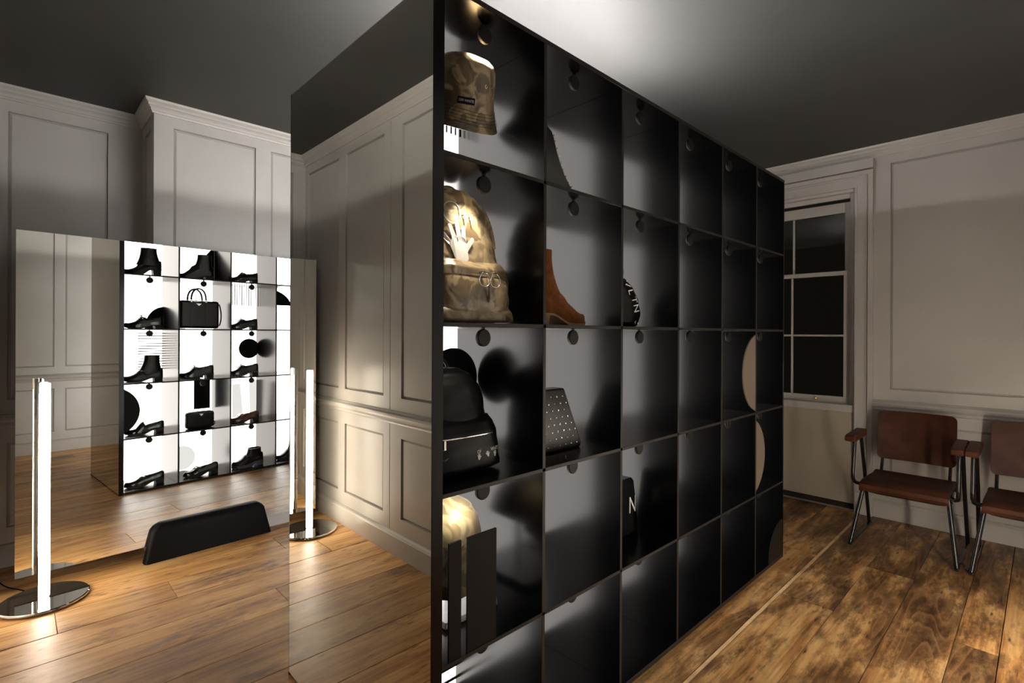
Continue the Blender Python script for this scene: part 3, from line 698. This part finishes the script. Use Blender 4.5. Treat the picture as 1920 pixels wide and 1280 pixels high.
shoe('derby_shoe', 'black derby with white studs round its sole under the black disc', 'shoe', (1.82, 1.95, sz(3)), 0, .285, .102, .028, .48, m='gloss', solet=.014, laces=True, studs=True, group=G1)
LOAF = [(0, .012), (.04, .030), (.12, .038), (.22, .046), (.33, .062), (.42, .082), (.48, .080), (.58, .062), (.72, .052), (.88, .060), (.97, .070), (1, .066)]
shoe('loafer', 'black slip-on shoe beside the large black circle segment', 'shoe', (1.005, BY, sz(4)), 0, .285, .098, .030, .46, top=[(0, .012), (.04, .030), (.12, .038), (.25, .046), (.34, .075), (.42, .105), (.46, .108), (.50, .060), (.72, .052), (.88, .060), (.97, .070), (1, .066)], group=G1)
shoe('loafer', 'brown leather loafer in front of pale grey shapes', 'shoe', (1.83, 1.95, sz(4)), 0, .28, .098, .028, .46, top=LOAF, m='brownleather', bit='steel', group=G1)
shoe('loafer', 'black loafer with a gold bit in the bottom row', 'shoe', (1.0, 1.955, sz(5)), 0, .29, .098, .030, .48, top=LOAF, bit='gold', group=G1)
shoe('loafer', 'black loafer with a silver bit before a pale disc', 'shoe', (1.44, 1.965, sz(5)), 0, .29, .098, .030, .48, top=LOAF, bit='steel', group=G1)
shoe('chelsea_boot', 'chunky dark chelsea boot with grey rubber sole in the bottom row', 'boot', (1.86, 1.965, sz(5)), 0, .295, .106, .022, .56, m='leather', sole='greysole', solet=.026, boot=(.175, .005, .13, .050, .4), lug=.010, group=G1)
shoe('chelsea_boot', 'pale edged boot half hidden behind the bottom bay divider', 'boot', (2.295, 1.95, sz(5)), 0, .29, .10, .022, .5, m='leather', boot=(.18, .0, .13, .050, .4), group=G1)
shoe('ankle_boot', 'tan suede ankle boot with a buckled strap', 'boot', (1.428, 1.245, sz(2)), PI, .305, .096, .034, .46, m='suede', sole='tansole', solet=.008, boot=(.262, .062, .138, .046, .3), strap=.118, top=[(0, .014), (.04, .030), (.12, .040), (.25, .054), (.36, .076), (.5, .115), (1, .09)])

# ------------------------------------------------------------------ text and prints laid on surfaces
def text_shape(body, size, sx=1.):
    c = bpy.data.curves.new('print', 'FONT'); c.body = body; c.size = size; c.align_x = 'CENTER'; c.align_y = 'CENTER'; c.resolution_u = 3
    o = bpy.data.objects.new('print', c); COL.objects.link(o); bpy.context.view_layer.update()
    me = bpy.data.meshes.new_from_object(o.evaluated_get(bpy.context.evaluated_depsgraph_get()))
    v = [(p.co.x * sx, p.co.y) for p in me.vertices]; f = [tuple(p.vertices) for p in me.polygons]
    bpy.data.objects.remove(o); bpy.data.curves.remove(c); bpy.data.meshes.remove(me)
    return v, f
def laid(name, v2, f, target, cx, cz, m, parent, rot=0., off=.0015, slant=0.):
    """2D shape (x,z) laid on the -y side of target's mesh (same local space)"""
    me = target.data; t = BVHTree.FromPolygons([p.co.copy() for p in me.vertices], [tuple(p.vertices) for p in me.polygons])
    out = []; ca, sa = math.cos(rot), math.sin(rot); last = None
    for x, z in v2:
        X2, Z2 = cx + x * ca - z * sa, cz + x * sa + z * ca + slant * (x * ca - z * sa)
        h = t.ray_cast(Vector((X2, -1, Z2)), Vector((0, 1, 0)))[0]
        y = h.y if h else (last if last is not None else 0)
        last = y; out.append((X2, y - off, Z2))
    return obj(name, out, f, m, parent)
def hand_shape(h):
    """open hand outline, five fingers, as one polygon strip set"""
    v, f = [], []
    def cap(x0, z0, x1, z1, r0, r1):
        a = math.atan2(z1 - z0, x1 - x0); k0 = len(v)
        pts = [(x0 + r0 * math.cos(a + PI / 2 + PI * i / 6), z0 + r0 * math.sin(a + PI / 2 + PI * i / 6)) for i in range(7)]
        pts += [(x1 + r1 * math.cos(a - PI / 2 + PI * i / 6), z1 + r1 * math.sin(a - PI / 2 + PI * i / 6)) for i in range(7)]
        v.extend([(x * h, z * h) for x, z in pts]); f.append(tuple(range(k0, k0 + 14)))
    cap(.02, -.26, .0, .0, .20, .22)
    cap(-.17, .02, -.34, .32, .065, .05); cap(-.07, .1, -.14, .46, .07, .05); cap(.05, .1, .04, .48, .07, .05); cap(.15, .05, .20, .40, .065, .05)
    cap(.16, -.15, .40, .10, .075, .055)
    return v, f

# ------------------------------------------------------------------ bags
def soft(prof, y_center, p=3.0, n=32, wob=0., seed=1):
    """loft of rounded box rings; prof rows: z, half width, half depth, x shift, y shift"""
    rnd = random.Random(seed); secs = []
    ph = [rnd.uniform(0, 6) for _ in range(6)]
    for z, a, d, dx, dy in prof:
        ring = sell(dx, y_center + dy, z, a, d, p, n); r2 = []
        for i, q2 in enumerate(ring):
            t = 2 * PI * i / n
            wv = wob * (math.sin(3 * t + ph[0] + z * 40) + .7 * math.sin(5 * t + ph[1] - z * 66) + .5 * math.sin(z * 120 + ph[2]))
            c = Vector((dx, y_center + dy, z)); dirv = (Vector(q2) - c).normalized()
            r2.append(tuple(Vector(q2) + dirv * wv))
        secs.append(r2)
    return secs
def dense(prof, n=4):
    out = []
    for a, b2 in zip(prof, prof[1:]):
        for i in range(n):
            u = i / n; u2 = u * u * (3 - 2 * u) * .5 + u * .5
            out.append(tuple(x + (y - x) * (u if j == 0 else u2) for j, (x, y) in enumerate(zip(a, b2))))
    out.append(prof[-1]); return out
# camouflage backpack -------------------------------------------------
bp = tag(empty('backpack', (1.020, 1.315, sz(2))), 'khaki camouflage backpack with white hand print and silver rings', 'backpack')
prof = [(.0, .120, .070, 0, 0), (.012, .146, .086, 0, 0), (.05, .150, .090, 0, 0), (.15, .146, .086, 0, 0), (.24, .132, .078, 0, .004), (.30, .124, .072, 0, .006), (.355, .108, .064, -.004, .008), (.395, .082, .052, -.010, .010), (.420, .052, .034, -.016, .012), (.428, .018, .012, -.018, .012)]
body = B().loft(soft(dense(prof), 0, 2.9, 40, .0022, 3)).make('body', M['camo'], bp, smooth=70)
pk = [(.020, .110, .026, 0, 0), (.030, .132, .040, 0, 0), (.060, .136, .044, 0, 0), (.110, .132, .042, 0, 0), (.140, .126, .034, 0, 0), (.154, .116, .018, 0, .006)]
pocket = B().loft(soft(dense(pk), -.074, 3.2, 36, .0030, 5)).make('front_pocket', M['camo'], bp, smooth=70)
fl = [(.142, .132, .020, 0, 0), (.146, .138, .034, 0, -.004), (.168, .136, .038, 0, -.002), (.190, .130, .026, 0, .004), (.198, .120, .012, 0, .010)]
B().loft(soft(dense(fl, 5), -.066, 3., 40, .0042, 8)).make('gathered_flap', M['camo'], bp, smooth=70)
lowr = [(.004, .128, .02, 0, 0), (.010, .150, .034, 0, 0), (.035, .152, .034, 0, 0), (.058, .146, .022, 0, .006)]
B().loft(soft(dense(lowr, 5), -.086, 3., 36, .0028, 11)).make('lower_roll', M['camo'], bp, smooth=70)
sd = [(.03, .018, .06, 0, 0), (.06, .026, .068, 0, 0), (.14, .024, .064, 0, 0), (.185, .016, .052, -.006, 0), (.20, .008, .03, -.010, 0)]
for s_ in (-1, 1):
    q2 = [(z, a, d, (dx + .148) * s_, dy) for z, a, d, dx, dy in sd]
    B().loft(soft(dense(q2), -.005, 2.6, 24, .0028, 20 + s_)).make('side_pocket', M['camo'], bp, smooth=70)
for rx in (.006, .050):
    B().tube([(rx + .0205 * math.cos(a), -.126 + .003 * math.sin(a * 2), .134 + .0215 * math.sin(a)) for a in [2 * PI * i / 28 for i in range(28)]], .0021, 8, closed=True).make('ring', M['steel'], bp, smooth=60)
    B().box(rx - .006, rx + .006, -.126, -.100, .153, .159).make('ring_tab', M['camo'], bp, bevel=.001)
B().tube([(.028, -.112, .140), (.028, -.124, .11), (.030, -.122, .065)], .0035, 6).make('pull_cord', M['camo'], bp, smooth=60)
B().tube(bez((-.05, .03, .405), (-.06, .02, .445), (.02, .02, .445), (.02, .03, .405)), .008, 8).make('handle', M['camo'], bp, smooth=60)
B().tube(bez((.070, -.022, .385), (.092, -.046, .35), (.102, -.054, .29), (.104, -.058, .245), 12), [.006] * 13, 8).make('shoulder_seam', M['camo'], bp, smooth=60)
rn = 36; ro = [(.030 * math.cos(2 * PI * i / rn), .036 * math.sin(2 * PI * i / rn)) for i in range(rn)]; ri = [(x * .86, z * .90) for x, z in ro]
laid('print_letter', ro + ri, [(i, (i + 1) % rn, rn + (i + 1) % rn, rn + i) for i in range(rn)], body, -.066, .338, M['white'], bp, -.2, .0035)
for i, cx in enumerate((-.022, .002)):
    v, f = text_shape('F', .050, .75); laid('print_letter', v, f, body, cx, .326 - i * .004, M['white'], bp, 0, .0080, -.05)
v, f = hand_shape(.130); laid('hand_print', v, f, body, -.054, .238, M['white'], bp, math.radians(8), .0055)
# black backpack ------------------------------------------------------
bk = tag(empty('backpack', (1.000, 1.330, sz(3))), 'black nylon backpack with a silver zip and small white marks', 'backpack')
prof = [(.0, .128, .068, 0, 0), (.010, .145, .084, 0, 0), (.06, .138, .088, 0, 0), (.15, .128, .080, 0, 0), (.22, .118, .070, 0, .004), (.265, .104, .060, 0, .006), (.300, .078, .046, -.004, .008), (.318, .046, .026, -.008, .010), (.322, .012, .008, -.01, .010)]
bbody = B().loft(soft(dense(prof), 0, 2.9, 40, .0020, 31)).make('body', M['nylon'], bk, smooth=70)
pk = [(.004, .120, .030, 0, 0), (.014, .142, .046, 0, 0), (.06, .138, .048, 0, 0), (.118, .126, .042, 0, 0), (.150, .120, .032, 0, .004), (.170, .112, .016, 0, .012)]
bpk = B().loft(soft(dense(pk), -.068, 3.1, 40, .0018, 33)).make('front_pocket', M['nylon'], bk, smooth=70)
# zip along the pocket front
t_ = BVHTree.FromPolygons([p.co.copy() for p in bpk.data.vertices], [tuple(p.vertices) for p in bpk.data.polygons])
pts = []
for i in range(25):
    x = -.116 + .232 * i / 24; h = t_.ray_cast(Vector((x, -1, .116)), Vector((0, 1, 0)))[0]
    if h: pts.append((h.x, h.y - .001, h.z))
B().tube(pts, .0026, 6).make('zip', M['steel'], bk, smooth=60)
zx = (-.098, pts[2][1] - .006, .100)
B().box(zx[0] - .004, zx[0] + .004, zx[1] - .003, zx[1] + .003, .088, .116).make('zip_pull', M['steel'], bk, bevel=.001)
B().tube([(zx[0] + .016 * math.cos(a), zx[1], .074 + .016 * math.sin(a)) for a in [2 * PI * i / 24 for i in range(24)]], .0016, 6, closed=True).make('zip_ring', M['steel'], bk, smooth=60)
for cx, txt in ((.028, 'OF'), (.098, 'WHITE')):
    v, f = text_shape(txt, .016, .8); laid('print_letters', v, f, bpk, cx, .066, M['white'], bk)
    v, f = hand_shape(.020); laid('hand_mark', v, f, bpk, cx, .050, M['white'], bk)
v, f = hand_shape(.020); laid('hand_mark', v, f, bpk, .064, .054, M['white'], bk, .4)
for i in range(3):
    v, f = text_shape('I', .014, 1.4); laid('side_mark', v, f, bbody, .112, .165 + i * .012, M['white'], bk)
B().tube(bez((-.05, .03, .300), (-.06, .03, .365), (.02, .03, .365), (.02, .03, .300)), .007, 8).make('handle', M['nylon'], bk, smooth=60)
# hats ---------------------------------------------------------------
def lathe_open(prof, n=48, wob=0., ph=0.):
    secs = []
    for r, z in prof:
        secs.append([((r + wob * math.sin(3 * t + ph) * r * 8) * math.cos(t), (r * .96 + wob * math.sin(4 * t + ph) * r * 6) * math.sin(t), z + wob * 2.5 * math.sin(2 * t + ph) * min(1, r / .1)) for t in [2 * PI * k2 / n for k2 in range(n)]])
    return B().loft(secs, cap=False)
hat = empty('bucket_hat', (1.043, 1.325, 2.084)); tag(hat, 'khaki camouflage bucket hat in the topmost bay', 'hat')
hat.rotation_euler = (Matrix.Rotation(math.radians(10), 3, Vector((.69, .72, 0))) @ Matrix.Rotation(math.radians(25), 3, Vector((.72, -.69, 0)))).to_euler(); hat.scale = (.90, .90, .92)
crown = lathe_open([(.001, .172), (.05, .172), (.078, .168), (.096, .156), (.106, .138), (.111, .10), (.114, .05), (.117, .020), (.113, .020), (.107, .10), (.10, .135), (.04, .160), (.001, .162)], wob=.0030).make('crown', M['camo'], hat, smooth=60)
brim = lathe_open([(.116, .030), (.119, .014), (.126, -.012), (.136, -.040), (.142, -.056), (.139, -.057), (.131, -.038), (.122, -.012), (.113, .014), (.113, .028), (.116, .030)], wob=.0026, ph=1.).make('brim', M['camo'], hat, smooth=60)
for i in range(5):
    u = i / 5; r = .1225 + .0185 * u; z = .0055 - .05 * u
    B().tube([((r + .0026 * math.sin(3 * t + 1.) * r * 8) * math.cos(t) * 1.004, (r * .96 + .0026 * math.sin(4 * t + 1.) * r * 6) * math.sin(t) * 1.004, z + .0026 * 2.5 * math.sin(2 * t + 1.)) for t in [2 * PI * k2 / 64 for k2 in range(64)]], .0007, 5, closed=True).make('stitch_line', M['sole'], hat)
def on_hat(ang, z, r): return (r * math.cos(ang), r * .96 * math.sin(ang), z)
A0 = math.radians(-118)
lab = []
for i in range(9):
    a = A0 - .26 + .52 * i / 8; lab.append([on_hat(a, .022, .1200), on_hat(a, .044, .1178), on_hat(a, .044, .1165), on_hat(a, .022, .1188)])
B().loft(lab).make('label_patch', M['graphic'], hat)
v, f = text_shape('OFF-WHITE', .011, .92)
obj('label_letters', [on_hat(A0 + x / .118, .033 + z, .1200 - .1 * z) for x, z in v], f, M['white'], hat)
for da in (.62, .86):
    B().tube([Vector(on_hat(A0 + da + .045 * math.cos(t), .085 + .005 * math.sin(t), .1125)) for t in [2 * PI * i / 12 for i in range(12)]], .0016, 6, closed=True).make('eyelet', M['steel'], hat)
v, f = [], []
th = B().tube([(1.05, 1.335, 2.225), (1.05, 1.335, 2.2838)], .0005, 5)
tag(th.make('hanging_thread', M['thread']), 'clear thread holding the bucket hat up', 'thread')
# cap on a stand, behind the upright slats
cap_ = tag(empty('cap', (1.045, 1.400, .665)), 'olive camouflage cap behind the upright black slats', 'hat')
cap_.rotation_euler = (math.radians(18), math.radians(-14), math.radians(-30))
lathe_open([(.001, .128), (.03, .126), (.062, .112), (.086, .082), (.096, .045), (.096, .0), (.092, -.008), (.090, .0), (.09, .045), (.08, .08), (.055, .106), (.001, .12)], wob=.002, ph=2.).make('crown', M['camo2'], cap_, smooth=60)
secs = []
for i in range(13):
    a = math.radians(-150 + 120 * i / 12); r0 = .092; ex = .075 * math.sin(math.radians(180 * i / 12)) ** .6
    c_, s2 = math.cos(a), math.sin(a)
    dr = -.030 * math.sin(math.radians(180 * i / 12))
    secs.append([(r0 * c_, r0 * s2, .004), ((r0 + ex) * c_, (r0 + ex) * s2, dr - .012), ((r0 + ex) * c_, (r0 + ex) * s2, dr - .016), (r0 * c_, r0 * s2, -.002)])
B().loft(secs).make('visor', M['camo2'], cap_, smooth=60)
B().lathe([(0, .126), (.006, .127), (.006, .131), (0, .133)], n=12).make('button', M['camo2'], cap_, smooth=60)
cap_.scale = (1.22, 1.22, 1.22)
hs = tag(empty('hat_stand', (1.045, 1.400, sz(4))), 'grey acrylic stand under the olive cap', 'stand')
B().prism([(x, y) for x, y in [(-.115, -.150)] + [(p[0], p[1]) for p in arc((.085, -.13), .02, -PI / 2, 0, 6)] + [(.105, .14), (-.115, .14)]], 'z', 0, .020).make('base', M['acrylic'], hs, bevel=.003)
B().lathe([(0, .020), (.012, .020), (.010, .03), (.010, .20), (.045, .235), (.05, .245), (0, .25)], n=20).make('post', M['acrylic'], hs, smooth=40)

# tote with studs
tt = tag(empty('tote_bag', (1.424, 1.300, sz(3))), 'black tapered tote covered in small silver studs', 'bag')
secs = [[(-.155, -.062, 0), (.132, -.062, 0), (.132, .062, 0), (-.155, .062, 0)], [(-.155, -.066, .02), (.130, -.066, .02), (.130, .066, .02), (-.155, .066, .02)], [(-.10, -.030, .225), (.072, -.030, .225), (.072, .030, .225), (-.10, .030, .225)]]
tb = B().loft(secs).make('body', M['leather'], tt, bevel=.006)
st = B().lathe([(.0, 0), (.0021, 0), (.0016, .0012), (0, .0016)], n=8).xf(lambda p: (p.x, -p.z, p.y * 1.6))
first = None
for r_ in range(8):
    for c_ in range(7):
        z = .022 + r_ * .025; x = -.09 + c_ * .032 + (.016 if r_ % 2 else 0)
        lim = .122 - (z / .225) * .058
        if x > lim or x < -.085 + z * .1: continue
        y = -.0665 + (z - .02) / .205 * .036
        if first is None: first = st.make('stud', M['steel'], tt, loc=(x, y, z))
        else: copy(first, tt, (x, y, z))
# studded bag edge in the top row
sb = tag(empty('shoulder_bag', (1.335, 1.235, sz(1))), 'black curved bag edged with white studs in the top row', 'bag')
curve = [(.112, .0), (.108, .016), (.085, .038), (.058, .068), (.034, .105), (.014, .145), (.0, .185), (-.012, .205)]
poly = [(-.095, 0)] + curve + [(-.045, .225), (-.085, .215), (-.098, .16)]
B().prism(poly, 'y', -.055, .055).make('body', M['gloss'], sb, bevel=.010, seg=3)
st = bmesh.new(); bmesh.ops.create_icosphere(st, subdivisions=1, radius=.0042); sm = bpy.data.meshes.new('stud'); st.to_mesh(sm); st.free(); sm.materials.append(M['pearl'])
for i in range(11):
    t = .6 + i * .56; j = int(t); u = t - j; j = min(j, len(curve) - 2); p = (curve[j][0] * (1 - u) + curve[j + 1][0] * u, curve[j][1] * (1 - u) + curve[j + 1][1] * u)
    o = bpy.data.objects.new('stud', sm); COL.objects.link(o); o.parent = sb; o.location = (p[0] - .004, -.056, p[1])
# printed strap bag in row two
vb = tag(empty('belt_bag', (1.862, 1.285, sz(2))), 'black bag with white lettering running down its side', 'bag')
prof = [(.0, .090, .035, 0, 0), (.01, .108, .050, 0, 0), (.06, .116, .056, 0, 0), (.12, .104, .052, 0, 0), (.17, .080, .042, -.010, 0), (.205, .050, .028, -.02, 0), (.218, .02, .012, -.03, 0)]
vbody = B().loft(soft(dense(prof), 0, 5.0, 36, .0010, 51)).make('body', M['gloss'], vb, smooth=70)
for ch_, cz_, cx_ in (('V', .182, .000), ('L', .150, .012), ('T', .116, .028), ('N', .080, .040)):
    v, f = text_shape(ch_, .060, .80); laid('print_letter', v, f, vbody, cx_ + .018, cz_, M['white'], vb, math.radians(-80), .0025)
B().tube(bez((-.06, 0, .20), (-.10, 0, .34), (.08, 0, .32), (.03, 0, .205)), .004, 8).make('strap', M['gloss'], vb, smooth=60)
B().tube([(.07 + .012 * math.cos(a), -.05, .018 + .010 * math.sin(a)) for a in [2 * PI * i / 14 for i in range(14)]], .002, 6, closed=True).make('strap_ring', M['steel'], vb)
# printed bag in row four
nb = tag(empty('crossbody_bag', (1.870, 1.320, sz(4))), 'flat black bag with white capital letters on its front', 'bag')
poly = [(-.16, 0), (.168, 0), (.168, .02), (.128, .235), (.115, .25), (-.11, .25), (-.125, .235), (-.16, .02)]
nbody = B().prism(poly, 'y', -.035, .035).make('body', M['gloss'], nb, bevel=.008, seg=3)
for cx_, ch_ in zip((-.112, -.052, .010, .112), 'VLTN'):
    v, f = text_shape(ch_, .105, .72); laid('print_letter', v, f, nbody, cx_, .128, M['white'], nb, 0, .0025)
# briefcase and camera bag on the mirrored face
bc = tag(empty('briefcase', (1.425, 1.930, sz(2)), PI), 'large black briefcase with two round handles', 'bag')
B().box(-.165, .165, -.055, .055, .006, .262).make('body', M['leather'], bc, bevel=.022, seg=4)
for y in (-.050, .050):
    B().tube([(.012 + .062 * math.cos(a), y, .262 + .112 * math.sin(a) ** .8) for a in [PI * i / 18 for i in range(19)]], .0085, 8).make('handle', M['leather'], bc, smooth=60)
    for hx in (-.050, .074): B().box(hx - .008, hx + .008, y - .009, y + .009, .245, .272).make('handle_tab', M['steel'], bc, bevel=.002)
for hx in (-.05, .074): B().box(hx - .012, hx + .012, -.0575, -.055, .02, .25).make('front_band', M['leather'], bc, bevel=.001)
B().prism([(-.012, .236), (.036, .236), (.012, .214)], 'y', -.0585, -.0555).make('badge', M['steel'], bc)
B().tube([(.03, -.035, .262), (.03, -.03, .345), (.045, -.03, .345)], .003, 6).make('luggage_tag', M['leather'], bc, smooth=60)
B().tube(bez((-.160, -.06, .235), (-.185, -.07, .15), (-.175, -.07, .06), (-.160, -.06, .03)), .006, 8).make('side_strap', M['leather'], bc, smooth=60)
for fx in (-.13, .13): B().box(fx - .012, fx + .012, -.04, .04, 0, .008).make('foot', M['steel'], bc)
cbg = tag(empty('camera_bag', (1.425, 1.980, sz(4)), PI), 'small black zipped bag with a triangular metal badge', 'bag')
prof = [(0, .095, .026, 0, 0), (.008, .112, .038, 0, 0), (.02, .116, .041, 0, 0), (.13, .116, .041, 0, 0), (.145, .110, .036, 0, 0), (.152, .095, .024, 0, 0)]
cbody = B().loft(soft(dense(prof), 0, 5., 40, .0006, 61)).make('body', M['nylon'], cbg, smooth=50)
B().prism([(-.018, .134), (.018, .134), (0, .112)], 'y', -.0445, -.0405).make('badge', M['steel'], cbg)
B().tube([(x, -.0415, .140) for x in (-.09, 0, .09)], .0016, 6).make('zip', M['steel'], cbg)
B().tube(bez((-.112, 0, .05), (-.135, -.01, .045), (-.13, -.01, .02), (-.115, 0, .012)), .004, 8).make('zip_pull', M['leather'], cbg, smooth=60)
